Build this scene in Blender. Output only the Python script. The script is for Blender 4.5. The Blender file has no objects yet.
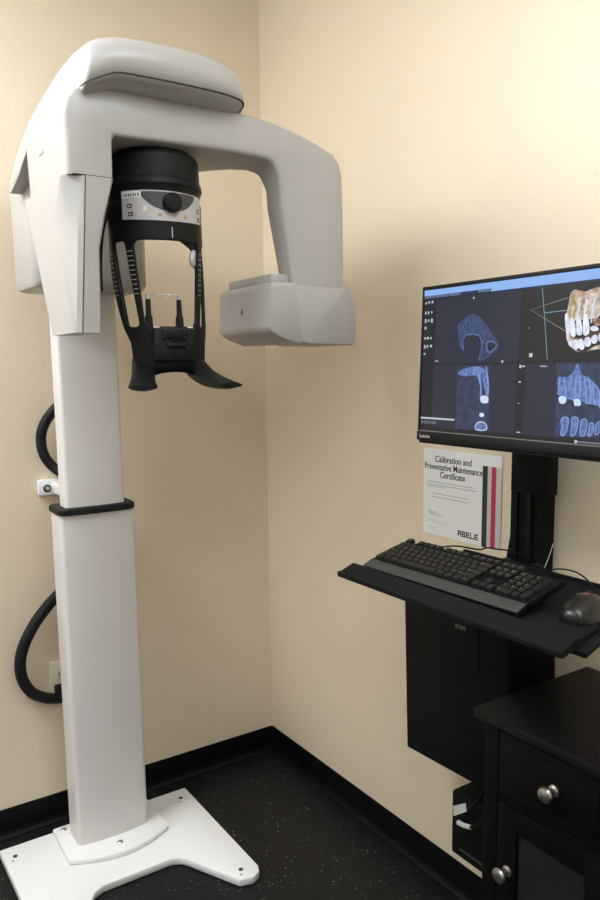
import bpy, bmesh, math, random
from mathutils import Vector, Matrix
random.seed(7)
PI = math.pi
COL = bpy.context.scene.collection
ORG = {}

# ------------------------------------------------------------------ materials
def mat(name, col, rough=.5, metal=0., spec=.5, bump=None, coat=0., emit=None, estr=1., trans=0., alpha=1.):
    m = bpy.data.materials.new(name); m.use_nodes = True
    nt = m.node_tree; b = nt.nodes['Principled BSDF']
    b.inputs['Base Color'].default_value = (*col, 1)
    b.inputs['Roughness'].default_value = rough
    b.inputs['Metallic'].default_value = metal
    b.inputs['Specular IOR Level'].default_value = spec
    b.inputs['Coat Weight'].default_value = coat
    b.inputs['Transmission Weight'].default_value = trans
    if emit:
        b.inputs['Emission Color'].default_value = (*emit, 1); b.inputs['Emission Strength'].default_value = estr
    if bump:
        sc, st, dist = bump
        tc = nt.nodes.new('ShaderNodeTexCoord'); nz = nt.nodes.new('ShaderNodeTexNoise'); bp = nt.nodes.new('ShaderNodeBump')
        nz.inputs['Scale'].default_value = sc; nz.inputs['Detail'].default_value = 4
        bp.inputs['Strength'].default_value = st; bp.inputs['Distance'].default_value = dist
        nt.links.new(tc.outputs['Object'], nz.inputs['Vector']); nt.links.new(nz.outputs['Fac'], bp.inputs['Height'])
        nt.links.new(bp.outputs['Normal'], b.inputs['Normal'])
    return m

def srgb(r, g, b):
    f = lambda c: (c/255/12.92) if c <= 10 else ((c/255+.055)/1.055)**2.4
    return (f(r), f(g), f(b))

M = {}
M['wall'] = mat('wall_paint', (.755, .645, .485), .42, spec=.75, bump=(90, .2, .003))
M['wall_far'] = mat('far_wall_paint', (.52, .49, .44), .8, spec=.3)
M['ceil'] = mat('ceiling_paint', (.8, .78, .74), .9)
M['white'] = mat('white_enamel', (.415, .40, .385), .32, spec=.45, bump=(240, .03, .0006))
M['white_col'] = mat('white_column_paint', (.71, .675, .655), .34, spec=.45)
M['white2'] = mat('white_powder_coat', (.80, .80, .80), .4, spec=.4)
M['grey_pl'] = mat('pale_grey_plastic', (.55, .54, .54), .4)
M['seam'] = mat('seam_shadow_gap', (.06, .055, .05), .8)
M['black'] = mat('black_moulded_plastic', (.0055, .0055, .006), .5, spec=.2, bump=(500, .05, .0005))
M['black_soft'] = mat('black_soft_plastic', (.004, .004, .0045), .6, spec=.3)
M['rubber'] = mat('black_rubber', (.0045, .006, .0055), .55, spec=.3)
M['hose'] = mat('black_ribbed_hose', (.005, .0055, .0065), .5, spec=.3)
M['steel'] = mat('brushed_steel', (.55, .53, .50), .3, 1.)
M['darksteel'] = mat('dark_screw_metal', (.10, .10, .10), .4, 1.)
M['label'] = mat('grey_label_film', (.47, .45, .45), .45)
M['label_dark'] = mat('dark_label_film', (.035, .036, .042), .4)
M['label_pale'] = mat('pale_sticker', (.72, .71, .68), .5)
M['wire'] = mat('clear_wire', (.75, .74, .70), .3)
M['tick'] = mat('pale_scale_ink', (.5, .5, .47), .6)
M['amber'] = mat('amber_ink', (.55, .28, .05), .5)
M['tower'] = mat('black_steel_case', (.0045, .0048, .0045), .55, spec=.12)
M['track'] = mat('black_mount_metal', (.0045, .0045, .0048), .55, spec=.15)
M['tray'] = mat('black_textured_tray', (.0055, .0055, .0068), .7, spec=.15, bump=(900, .1, .0004))
M['keycap'] = mat('keycap_plastic', (.0065, .0065, .007), .4, spec=.3)
M['legend'] = mat('key_legend_print', (.45, .45, .45), .5)
M['kbody'] = mat('keyboard_body', (.0025, .0025, .0028), .6, spec=.15)
M['palm'] = mat('grey_palm_rest', (.042, .042, .040), .5, spec=.3)
M['mouse'] = mat('glossy_mouse_shell', (.006, .006, .007), .28, spec=.5)
M['redled'] = mat('red_sensor_glow', (.3, .02, .02), .4, emit=(1, .08, .05), estr=.6)
M['wood'] = mat('espresso_wood', (.0028, .0024, .0024), .5, spec=.12)
M['woodtop'] = mat('espresso_wood_top', (.005, .0042, .0042), .45, spec=.2)
M['pane'] = mat('smoked_glass_pane', (.012, .0145, .015), .4, spec=.3)
M['base'] = mat('black_vinyl_base', (.0025, .0025, .003), .5, spec=.15)
M['ivory'] = mat('ivory_outlet_plastic', (.66, .60, .47), .4)
M['slot'] = mat('outlet_slot', (.001, .001, .001), .8, spec=.0)
M['paper'] = mat('white_paper', (.80, .80, .80), .7, spec=.2)
M['ink'] = mat('black_ink', (.02, .02, .025), .7)
M['inkgrey'] = mat('grey_ink', (.42, .42, .43), .7)
M['str_dark'] = mat('dark_green_stripe', (.018, .03, .026), .6)
M['str_grey'] = mat('grey_stripe', (.55, .55, .55), .7)
M['str_red'] = mat('crimson_stripe', (.50, .03, .09), .6)
M['tag'] = mat('white_cable_tag', (.6, .6, .56), .5)
M['adapter'] = mat('black_power_box', (.004, .0038, .0038), .6, spec=.2)
M['logo'] = mat('grey_logo_print', (.16, .16, .15), .5)
M['lamp_frame'] = mat('lamp_frame', (.8, .8, .8), .5)

def screen_mat(name, c0, c1=None, scale=40., s=1.):
    m = bpy.data.materials.new(name); m.use_nodes = True
    nt = m.node_tree; b = nt.nodes['Principled BSDF']
    b.inputs['Base Color'].default_value = (.01, .01, .012, 1); b.inputs['Roughness'].default_value = .35
    b.inputs['Specular IOR Level'].default_value = .25
    b.inputs['Emission Strength'].default_value = s
    if c1 is None:
        b.inputs['Emission Color'].default_value = (*c0, 1)
    else:
        tc = nt.nodes.new('ShaderNodeTexCoord'); nz = nt.nodes.new('ShaderNodeTexNoise'); cr = nt.nodes.new('ShaderNodeValToRGB')
        nz.inputs['Scale'].default_value = scale; nz.inputs['Detail'].default_value = 5
        cr.color_ramp.elements[0].position = .35; cr.color_ramp.elements[1].position = .68
        cr.color_ramp.elements[0].color = (*c0, 1); cr.color_ramp.elements[1].color = (*c1, 1)
        nt.links.new(tc.outputs['Object'], nz.inputs['Vector']); nt.links.new(nz.outputs['Fac'], cr.inputs['Fac'])
        nt.links.new(cr.outputs['Color'], b.inputs['Emission Color'])
    return m
SM = {
 'bg': screen_mat('screen_black', srgb(24, 25, 32)), 'pane': screen_mat('screen_navy', srgb(37, 41, 58)),
 'pane2': screen_mat('screen_dark_pane', srgb(28, 29, 34)), 'bar': screen_mat('screen_title_blue', srgb(140, 180, 238)),
 'tab': screen_mat('screen_tab_grey', srgb(88, 108, 140)), 'dkbar': screen_mat('screen_bar_navy', srgb(30, 44, 92)),
 'icon': screen_mat('screen_icon_white', srgb(190, 195, 205)), 'icon2': screen_mat('screen_icon_grey', srgb(105, 110, 122)),
 'xdim': screen_mat('xray_dim', srgb(38, 46, 68), srgb(58, 68, 98), 60),
 'xsoft': screen_mat('xray_soft_blue', srgb(36, 44, 72), srgb(66, 84, 130), 130),
 'xmid': screen_mat('xray_mid_blue', srgb(70, 92, 150), srgb(118, 146, 205), 120),
 'xfaint': screen_mat('xray_faint_edge', srgb(66, 82, 124)), 'xline': screen_mat('xray_edge_blue', srgb(128, 152, 208)), 'xbright': screen_mat('xray_bright', srgb(205, 222, 246)),
 'xdark': screen_mat('xray_dark', srgb(24, 27, 40), srgb(40, 46, 68), 50),
 'bone': screen_mat('render_bone', srgb(150, 125, 105), srgb(232, 222, 212), 70), 'bone2': screen_mat('render_bone_brown', srgb(120, 84, 62), srgb(205, 175, 150), 90),
 'tooth': screen_mat('render_tooth', srgb(205, 212, 232), srgb(244, 246, 252), 60), 'olive': screen_mat('render_bone_olive', srgb(150, 130, 85), srgb(215, 200, 160), 80),
 'gum': screen_mat('render_gap_dark', srgb(74, 54, 46)), 'gold': screen_mat('screen_line_tan', srgb(170, 150, 120)), 'teal': screen_mat('screen_line_teal', srgb(120, 165, 180)),
}

# floor: dark flecked sheet vinyl
def floor_mat():
    m = bpy.data.materials.new('flecked_black_floor'); m.use_nodes = True
    nt = m.node_tree; b = nt.nodes['Principled BSDF']; L = nt.links.new
    tc = nt.nodes.new('ShaderNodeTexCoord')
    vo = nt.nodes.new('ShaderNodeTexVoronoi'); vo.inputs['Scale'].default_value = 55
    r1 = nt.nodes.new('ShaderNodeValToRGB'); r1.color_ramp.elements[0].position = .10; r1.color_ramp.elements[1].position = .20
    r1.color_ramp.elements[0].color = (1, 1, 1, 1); r1.color_ramp.elements[1].color = (0, 0, 0, 1)
    nz = nt.nodes.new('ShaderNodeTexNoise'); nz.inputs['Scale'].default_value = 9; nz.inputs['Detail'].default_value = 6
    r3 = nt.nodes.new('ShaderNodeValToRGB'); r3.color_ramp.elements[0].position = .40; r3.color_ramp.elements[1].position = .7
    mul = nt.nodes.new('ShaderNodeMath'); mul.operation = 'MULTIPLY'
    mix = nt.nodes.new('ShaderNodeMix'); mix.data_type = 'RGBA'
    mix.inputs[6].default_value = (.0048, .0052, .006, 1); mix.inputs[7].default_value = (.30, .28, .25, 1)
    L(tc.outputs['Object'], vo.inputs['Vector']); L(tc.outputs['Object'], nz.inputs['Vector'])
    L(vo.outputs['Distance'], r1.inputs['Fac']); L(nz.outputs['Fac'], r3.inputs['Fac'])
    L(r1.outputs['Color'], mul.inputs[0]); L(r3.outputs['Color'], mul.inputs[1])
    L(mul.outputs[0], mix.inputs[0]); L(mix.outputs[2], b.inputs['Base Color'])
    bp = nt.nodes.new('ShaderNodeBump'); bp.inputs['Strength'].default_value = .12; bp.inputs['Distance'].default_value = .002
    n2 = nt.nodes.new('ShaderNodeTexNoise'); n2.inputs['Scale'].default_value = 120
    L(tc.outputs['Object'], n2.inputs['Vector']); L(n2.outputs['Fac'], bp.inputs['Height']); L(bp.outputs['Normal'], b.inputs['Normal'])
    b.inputs['Roughness'].default_value = .48; b.inputs['Specular IOR Level'].default_value = .3
    return m
M['floor'] = floor_mat()

# ------------------------------------------------------------------ mesh builder
class MB:
    def __init__(s): s.bm = bmesh.new()
    def merge(s, b2, mx=None):
        me = bpy.data.meshes.new('tmp'); b2.to_mesh(me); b2.free()
        if mx: me.transform(mx)
        s.bm.from_mesh(me); bpy.data.meshes.remove(me); return s
    def box(s, x0, x1, y0, y1, z0, z1, r=0., seg=2, mx=None):
        b = bmesh.new(); bmesh.ops.create_cube(b, size=1)
        for v in b.verts:
            v.co = Vector((x0 if v.co.x < 0 else x1, y0 if v.co.y < 0 else y1, z0 if v.co.z < 0 else z1))
        if r: bmesh.ops.bevel(b, geom=b.edges[:], offset=r, segments=seg, affect='EDGES', profile=.5)
        return s.merge(b, mx)
    def loft(s, secs, cap=True, closed=True):
        bm = s.bm; rows = [[bm.verts.new(p) for p in q] for q in secs]
        n = len(rows[0])
        for a, b in zip(rows, rows[1:]):
            for i in range(n if closed else n-1):
                j = (i+1) % n
                try: bm.faces.new((a[i], a[j], b[j], b[i]))
                except ValueError: pass
        if cap and closed:
            bm.faces.new(rows[0][::-1]); bm.faces.new(rows[-1])
        return s
    def prism(s, poly, axis, a, b, r=0., seg=2, keep=None):
        """poly: 2D points in the plane across `axis`; a, b extents (b may be a function of the point)"""
        q = bmesh.new()
        def P(p, t):
            return {'x': (t, p[0], p[1]), 'y': (p[0], t, p[1]), 'z': (p[0], p[1], t)}[axis]
        g = (lambda p: b(p)) if callable(b) else (lambda p: b)
        A = [q.verts.new(P(p, a)) for p in poly]; B = [q.verts.new(P(p, g(p))) for p in poly]
        n = len(poly)
        for i in range(n): q.faces.new((A[i], A[(i+1) % n], B[(i+1) % n], B[i]))
        q.faces.new(A[::-1]); q.faces.new(B)
        bmesh.ops.recalc_face_normals(q, faces=q.faces[:])
        if r:
            es = [e for e in q.edges if len(e.link_faces) == 2 and e.calc_face_angle(0) > math.radians(28) and not (keep and keep(e))]
            bmesh.ops.bevel(q, geom=es, offset=r, segments=seg, affect='EDGES', profile=.5, clamp_overlap=True)
        return s.merge(q)
    def cyl(s, p0, p1, r0, r1=None, n=20, cap=True):
        r1 = r0 if r1 is None else r1
        p0, p1 = Vector(p0), Vector(p1); d = (p1-p0).normalized()
        u = d.orthogonal().normalized(); w = d.cross(u)
        ring = lambda p, r: [p + (u*math.cos(2*PI*i/n) + w*math.sin(2*PI*i/n))*r for i in range(n)]
        return s.loft([ring(p0, r0), ring(p1, r1)], cap)
    def lathe(s, c, prof, n=40, axis=(0, 0, 1)):
        """prof: (radius, height) along axis from c"""
        d = Vector(axis).normalized(); u = d.orthogonal().normalized(); w = d.cross(u); c = Vector(c)
        return s.loft([[c + d*h + (u*math.cos(2*PI*i/n) + w*math.sin(2*PI*i/n))*max(r, 1e-5) for i in range(n)] for r, h in prof])
    def tube(s, pts, r, n=12, sub=8, ribs=0.):
        P = [Vector(p) for p in pts]; C = []
        for i in range(len(P)-1):
            p0 = P[max(i-1, 0)]; p1 = P[i]; p2 = P[i+1]; p3 = P[min(i+2, len(P)-1)]
            for k in range(sub):
                t = k/sub
                C.append(.5*((2*p1) + (p2-p0)*t + (2*p0-5*p1+4*p2-p3)*t*t + (3*p1-p0-3*p2+p3)*t**3))
        C.append(P[-1]); secs = []; u = None
        for i, c in enumerate(C):
            d = (C[min(i+1, len(C)-1)]-C[max(i-1, 0)]).normalized()
            u = d.orthogonal().normalized() if u is None else (u - d*u.dot(d)).normalized()
            w = d.cross(u); rr = r*(1+(ribs if i % 2 else 0))
            secs.append([c + (u*math.cos(2*PI*k/n) + w*math.sin(2*PI*k/n))*rr for k in range(n)])
        return s.loft(secs)
    def build(s, name, material, parent=None, ang=35, label=None, weld=True):
        me = bpy.data.meshes.new(name)
        bmesh.ops.recalc_face_normals(s.bm, faces=s.bm.faces[:])
        s.bm.to_mesh(me); s.bm.free()
        o = bpy.data.objects.new(name, me); COL.objects.link(o)
        me.materials.append(material)
        for p in me.polygons: p.use_smooth = True
        me.set_sharp_from_angle(angle=math.radians(ang))
        if parent:
            org = ORG[parent.name]; me.transform(Matrix.Translation(-org)); o.parent = parent; ORG[o.name] = org
        else: ORG[o.name] = Vector((0, 0, 0))
        if label: o['label'] = label
        return o

def recenter(o, p):
    p = Vector(p); o.data.transform(Matrix.Translation(-p)); o.location = p; ORG[o.name] = p; return o
def tag(o, label, cat, group=None):
    o['label'] = label; o['category'] = cat
    if group: o['group'] = group
    return o
def thing(name, label, cat, loc, group=None):
    o = bpy.data.objects.new(name, None); COL.objects.link(o); o.location = loc; o.empty_display_size = .1
    ORG[o.name] = Vector(loc); return tag(o, label, cat, group)
def struct(o): o['kind'] = 'structure'; return o

def text_bm(txt, size, mx, align='CENTER', depth=.0003, bold=0., sx=1.):
    cu = bpy.data.curves.new('t', 'FONT'); cu.body = txt; cu.size = size; cu.align_x = align; cu.extrude = depth; cu.offset = bold
    ob = bpy.data.objects.new('t', cu); COL.objects.link(ob)
    dg = bpy.context.evaluated_depsgraph_get(); me = bpy.data.meshes.new_from_object(ob.evaluated_get(dg))
    me.transform(mx @ Matrix.Diagonal((sx, 1, 1, 1)))
    bpy.data.objects.remove(ob); bpy.data.curves.remove(cu)
    mb = MB(); mb.bm.from_mesh(me); bpy.data.meshes.remove(me); return mb

# ------------------------------------------------------------------ room
XW, YW = 1.563, 2.595            # right-hand wall, left-hand wall planes
X0, Y0, ZC = -1.7, -1.5, 3.0
struct(MB().box(X0-.1, XW+.1, Y0-.1, YW+.1, -.06, 0).build('floor', M['floor']))
struct(MB().box(X0-.1, XW+.1, Y0-.1, YW+.1, ZC, ZC+.06).build('ceiling', M['ceil']))
struct(MB().box(X0-.1, XW+.1, YW, YW+.1, 0, ZC).build('wall_left', M['wall']))
struct(MB().box(XW, XW+.1, Y0-.1, YW, 0, ZC).build('wall_right', M['wall']))
struct(MB().box(X0-.1, X0, Y0-.1, YW, 0, ZC).build('wall_side', M['wall_far']))
struct(MB().box(X0, XW, Y0-.1, Y0, 0, ZC).build('wall_back', M['wall_far']))
BP = [(0, 0), (.020, 0), (.0195, .004), (.012, .010), (.007, .020), (.005, .035), (.005, .096), (.003, .102), (0, .103)]
struct(MB().prism([(YW-a, z) for a, z in BP], 'x', X0, XW-.004).build('baseboard_left', M['base']))
struct(MB().prism([(XW-a, z) for a, z in BP], 'y', Y0, YW-.004).build('baseboard_right', M['base']))

# ceiling panels light the room
def ceiling_panel(cx, cy, w, d, label, s):
    t = thing('ceiling_light', label, 'ceiling light', (cx, cy, ZC-.03), 'ceiling light panels')
    f = MB()
    for a in ((cx-w/2-.03, cx-w/2, cy-d/2-.03, cy+d/2+.03), (cx+w/2, cx+w/2+.03, cy-d/2-.03, cy+d/2+.03), (cx-w/2, cx+w/2, cy-d/2-.03, cy-d/2), (cx-w/2, cx+w/2, cy+d/2, cy+d/2+.03)):
        f.box(*a, ZC-.03, ZC)
    f.build('frame', M['lamp_frame'], t)
    m = mat('lamp_diffuser', (.9, .9, .9), .5, emit=(.95, 1., 1.05), estr=s)
    MB().box(cx-w/2+.01, cx+w/2-.01, cy-d/2+.01, cy+d/2-.01, ZC-.15, ZC-.003, .03, 3).build('diffuser', m, t)
ceiling_panel(-.5, 1.98, .6, 1.1, 'long lit ceiling panel near the left wall beside the imaging machine, out of view', 20)
ceiling_panel(-1.25, 1.1, .6, 1.2, 'added light panel along the far side of the room, softening shadows, out of view', 6)  # added panel, spreads the left light and softens the arm's shadow
ceiling_panel(.72, .30, .6, 1.1, 'long lit ceiling panel almost above the keyboard tray, out of view', 9)
ceiling_panel(-.4, -.85, .6, 1.2, 'added fill light panel behind the viewer, out of view', 6)  # added weak fill for front faces and lower walls
# ------------------------------------------------------------------ imaging machine
mc = thing('dental_xray_machine', 'tall white dental x-ray scanner with rotating C-shaped arm and black patient frame', 'x-ray machine', (.772, 2.36, 0))
plate = MB().prism([(.432, 2.486), (1.106, 2.486), (1.104, 1.935), (1.092, 1.908), (1.064, 1.894), (1.02, 1.905), (.93, 2.085), (.915, 2.108), (.885, 2.122), (.66, 2.122), (.63, 2.108), (.612, 2.08), (.53, 1.905), (.48, 1.894), (.45, 1.905), (.436, 1.935)][::-1], 'z', .002, .028, .006).build('base_plate', M['white2'], mc, 30)
for x, y in ((.47, 2.423), (1.061, 2.427), (1.047, 1.947), (.487, 1.947)):
    MB().cyl((x, y, .0275), (x, y, .0295), .0075).build('floor_bolt', M['darksteel'], plate)
    MB().cyl((x-.012, y-.022, .0275), (x-.012, y-.022, .0290), .003).build('levelling_hole', M['darksteel'], plate)
fl = [(.606, 2.476), (.946, 2.476), (.948, 2.30)]
for i in range(0, 13):
    t = i/12; x = .944 - t*(.944-.602); fl.append((x, 2.285 - .02*t*0 - .065*math.sin(PI*(.06+.88*t))-.0))
fl.append((.602, 2.30))
flange = MB().prism(fl[::-1], 'z', .028, .046, .005).build('column_flange', M['white2'], mc, 30)
for x, y in ((.637, 2.450), (.772, 2.272), (.915, 2.450)):
    b = MB().lathe((x, y, .0455), [(.0105, 0), (.0105, .003), (.008, .005), (.0045, .005), (.0045, .002), (0, .002)], 18).build('flange_bolt', M['steel'], flange)

def rrect(x0, x1, y0, y1, rf, rb, bow=0., n=6):
    """rounded rectangle, front (y0) corners rf, back corners rb, front face bowed outwards"""
    p = []
    for cx, cy, r, a0 in ((x0+rf, y0+rf, rf, 180), (x1-rf, y0+rf, rf, 270), (x1-rb, y1-rb, rb, 0), (x0+rb, y1-rb, rb, 90)):
        for k in range(n+1):
            a = math.radians(a0+90*k/n); p.append((cx+r*math.cos(a), cy+r*math.sin(a)))
        if a0 == 180 and bow:
            for k in range(1, 10):
                p.append((x0+rf+(x1-x0-2*rf)*k/10, y0))
    if bow: p = [(x, y-bow*(1-((x-(x0+x1)/2)/((x1-x0)/2))**2)) if y < y0+rf+1e-6 else (x, y) for x, y in p]
    return p
def column(x0, x1, y0, y1, z0, z1, rf, rb, bow):
    q = rrect(x0, x1, y0, y1, rf, rb, bow)
    return MB().loft([[(x, y, z) for x, y in q] for z in (z0, z1)])
column(.651, .895, 2.328, 2.44, .046, 1.158, .014, .02, .012).build('lower_column', M['white_col'], mc, 30)
q = rrect(.646, .897, 2.316, 2.446, .022, .022, .010); q2 = rrect(.650, .893, 2.320, 2.442, .02, .02, .010)
MB().loft([[(x, y, z) for x, y in k] for k, z in ((q2, 1.153), (q, 1.156), (q, 1.170), (q2, 1.175))]).build('column_collar', M['rubber'], mc, 40)
column(.673, .866, 2.334, 2.41, 1.17, 1.90, .012, .018, .006).build('upper_column', M['white_col'], mc, 30)
# wall bracket the column is bolted to
br = MB().box(.655, .86, 2.575, 2.594, 1.182, 1.236, .006).box(.70, .82, 2.42, 2.58, 1.19, 1.228, .003).build('wall_bracket', M['white2'], mc)
MB().lathe((.684, 2.5755, 1.206), [(.0135, 0), (.0135, .002), (0, .002)], 20, (0, -1, 0)).build('washer', M['darksteel'], br)
MB().lathe((.684, 2.573, 1.206), [(.0068, 0), (.0068, .006), (.005, .009), (0, .010)], 18, (0, -1, 0)).build('bracket_bolt', M['steel'], br)
# carriage that rides on the column, and the overhead arm
q = rrect(.588, .932, 2.205, 2.46, .05, .04, 0); qs = rrect(.596, .924, 2.215, 2.45, .045, .035, 0); q3 = rrect(.612, .908, 2.233, 2.432, .03, .03, 0)
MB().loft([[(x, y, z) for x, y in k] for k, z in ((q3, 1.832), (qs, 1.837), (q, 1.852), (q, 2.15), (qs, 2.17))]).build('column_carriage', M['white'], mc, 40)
T = [(1.585, 2.236), (1.589, 2.260), (1.600, 2.280), (1.622, 2.293), (1.70, 2.300), (1.80, 2.297), (1.93, 2.281), (2.03, 2.265), (2.12, 2.242), (2.20, 2.212), (2.26, 2.180), (2.29, 2.15)]
B = [(2.288, 2.092), (2.24, 2.102), (2.18, 2.120), (2.07, 2.166), (1.976, 2.188), (1.87, 2.192), (1.72, 2.189), (1.632, 2.192), (1.597, 2.208)]
secs = []
HS = [(.5555, 1.650, .046), (.5562, 1.628, .042), (.560, 1.611, .034), (.568, 1.602, .025), (.595, 1.592, .011), (.65, 1.585, .002), (.74, 1.582, 0), (.83, 1.585, .001), (.88, 1.592, .005), (.914, 1.605, .013), (.934, 1.625, .022), (.944, 1.648, .030), (.9475, 1.672, .036), (.949, 1.70, .042)]
def cmr(a, b, c, d, t): return tuple(.5*((2*q1)+(q2-q0)*t+(2*q0-5*q1+4*q2-q3)*t*t+(3*q1-q0-3*q2+q3)*t**3) for q0, q1, q2, q3 in zip(a, b, c, d))
HF = []
for i in range(len(HS)-1):
    for t in (0, .33, .67): HF.append(cmr(HS[max(0, i-1)], HS[i], HS[i+1], HS[min(len(HS)-1, i+2)], t))
for x, yf, e in HF+[HS[-1]]:
    k = (2.29-yf)/(2.29-1.585)
    secs.append([(x, 2.29-(2.29-y)*k, z-e) for y, z in T] + [(x, 2.29-(2.29-y)*k, z-(.022*max(0, min(1, (.615-x)/.055)) if y < 1.75 else 0)) for y, z in B])
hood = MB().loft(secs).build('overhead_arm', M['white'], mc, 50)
sq = []
for s_ in secs:
    x, y = s_[0][0], s_[0][1]; dx = (x-.7525)*.004
    zd = .022*max(0, min(1, (.615-x)/.055)); sq.append([(x+dx, y-.0007, 2.2072-zd), (x+dx, y-.0007, 2.2086-zd), (x, y+.006, 2.2086-zd), (x, y+.006, 2.2072-zd)])
MB().loft(sq).build('parting_seam', M['seam'], hood)
# rotating C-shaped arm
def backy(p):
    xs = ((.50, 1.96), (.62, 1.95), (.80, 1.875), (.93, 1.85), (1.0, 1.79), (1.03, 1.76), (1.045, 1.725), (1.06, 1.72), (1.3, 1.72))
    for (a, ya), (b, yb) in zip(xs, xs[1:]):
        if p[0] <= b: return ya+(yb-ya)*max(0, (p[0]-a))/(b-a)
    return 1.72
arm = [(.520, 2.0088), (.517, 2.13), (.524, 2.158), (.542, 2.182), (.575, 2.194), (.64, 2.198), (.80, 2.200), (.94, 2.198), (1.03, 2.190), (1.10, 2.176), (1.17, 2.156), (1.212, 2.140), (1.232, 2.118), (1.240, 2.09), (1.243, 2.03), (1.245, 1.86), (1.245, 1.70), (1.10, 1.70), (1.088, 1.78), (1.068, 1.89), (1.048, 2.00), (1.047, 2.04), (1.043, 2.068), (1.034, 2.088), (1.018, 2.099), (.99, 2.103), (.92, 2.104), (.80, 2.103), (.622, 2.100), (.620, 2.0088)]
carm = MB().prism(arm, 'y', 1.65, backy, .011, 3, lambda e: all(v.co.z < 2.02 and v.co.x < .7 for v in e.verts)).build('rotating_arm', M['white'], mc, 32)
MB().box(.5168, .5184, 1.812, 1.846, 2.086, 2.094, .0003).build('printed_mark', M['inkgrey'], carm)
# left housing below the arm: side cover, front panel, dark parting seam
cov = [(2.009, 1.985, 1.678, .620), (1.93, 1.95, 1.735, .598), (1.86, 1.918, 1.715, .582), (1.68, 1.836, 1.664, .578)]
secs = []
for z, yb, yc, xr in cov:
    t = (2.009-z)/.329; xb = .556-(.556-.533)*t; xl = .512+.006*t
    secs.append([(xl+.02, yb, z), (xl, yb-.015, z), (xl, yc+.01, z), (xl+.001, yc-.008, z), (xl+(xb-xl)*.35, yc-(yc-1.65)*.60, z), (xb-.012, 1.653, z), (xb-.001, 1.648, z), (xb, 1.650, z), (xb, yb, z)])
gh = MB().loft(secs).build('detector_housing', M['white'], mc, 30)
secs = []
for z, yb, yc, xr in cov:
    t = (2.009-z)/.329; xb = .5575-(.5575-.5345)*t
    secs.append([(xb, yb-.01, z), (xb, 1.652, z), (xb+.001, 1.648, z), (xr-.006, 1.648, z), (xr, 1.656, z), (xr, yb-.01, z)])
MB().loft(secs).build('front_panel', M['white'], gh, 30)
MB().box(.530, .617, 1.6488, 1.66, 2.0088, 2.0108).build('parting_seam', M['seam'], gh)
# right housing at the foot of the arm
th = MB().prism([(1.085, 1.805), (1.247, 1.805), (1.249, 1.80), (1.2485, 1.668), (1.238, 1.656), (1.125, 1.660), (1.105, 1.668)][::-1], 'y', 1.6485, 1.80, .004, 2).build('tube_housing', M['white'], mc, 32)
MB().prism([(1.18, 1.660), (1.332, 1.660), (1.342, 1.668), (1.340, 1.775), (1.326, 1.805), (1.295, 1.83), (1.265, 1.842), (1.18, 1.845)][::-1], 'y', 1.724, 1.90, .010, 2).build('rear_cover', M['white'], th, 32)
MB().prism([(1.008, 1.697), (1.012, 1.800), (1.022, 1.812), (1.15, 1.816), (1.15, 1.662), (1.085, 1.660), (1.04, 1.675), (1.016, 1.688)][::-1], 'y', 1.6495, 1.925, .008, 2).build('collimator_box', M['white'], th, 32)
MB().box(1.03, 1.13, 1.675, 1.905, 1.805, 1.836, .008).build('collimator_cover', M['white'], th)
MB().box(1.0075, 1.0098, 1.789, 1.793, 1.738, 1.752).build('beam_mark', M['darksteel'], th)

# black patient frame hung under the arm
AL = math.radians(7)
def ctr(z):
    t = min(1, max(0, (1.98-z)/.33)); return Vector((.763, 1.77-.010*t, z))
def fp(phi, z, r):
    a = math.radians(phi)-AL; c = ctr(z); return Vector((c.x+r*math.sin(a), c.y-r*math.cos(a), z))
RF = .110
head = MB().lathe((.763, 1.77, 0), [(0, 2.118), (.085, 2.118), (.085, 2.094), (.102, 2.092), (.1075, 2.084), (.1095, 2.035), (.113, 2.030), (.1145, 2.018), (.111, 2.012), (.1085, 2.000), (.1085, 1.935), (.09, 1.93), (0, 1.93)][::-1], 64).build('patient_frame', M['black'], mc, 30)
ZT, ZB = 1.893, 1.697
def lerp(a, b, t): return a+(b-a)*t
def bounds(z):
    t = (ZT-z)/(ZT-ZB)
    if z > ZT:
        k = min(1, (z-ZT)/.05); e = 108+k*40
        so, si, m = 83, 57, 46
    elif z >= ZB:
        e = lerp(108, 66, t); so = lerp(83, 59.5, t); si = lerp(57, 41, t); m = lerp(46, 35, t)
    else:
        k = (ZB-z)/.06; e = 66-18*min(1, k); so, si, m = 58, 45, 34
        so = min(so, e-4); si = min(si, so-4)
    def rnd(z, h):
        d = min(ZT-z, z-ZB)
        return 1-math.sqrt(max(0, 1-(1-min(1, max(0, d)/h))**2)) if 0 <= d < h else 0
    if ZB <= z <= ZT:
        m -= 9*rnd(z, .016); q = rnd(z, .010); mid = (so+si)/2; hw = (so-si)/2-4.5*q; so, si = mid+hw, mid-hw
    return [-e, -so, -si, -m, m, si, so, e]
rows = [1.985, 1.97, 1.95, 1.93, 1.91, 1.895]
zz = []
for k in range(9): zz += [ZT-.018*(1-math.cos(PI/2*k/8))]
z = ZT-.018
while z > ZB+.03: z -= .008; zz.append(z)
for k in range(9): zz += [ZB+.018*(1-math.cos(PI/2*(8-k)/8))]
rows += sorted(set(round(v, 5) for v in zz), reverse=True)
NB = 9
low = [(ZB-.010), (ZB-.022), (ZB-.036)]
shell = MB(); bm = shell.bm; prev = None
def zb(phi): return 1.592-.026*(min(1.0, abs(phi)/48))**2.2
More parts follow.
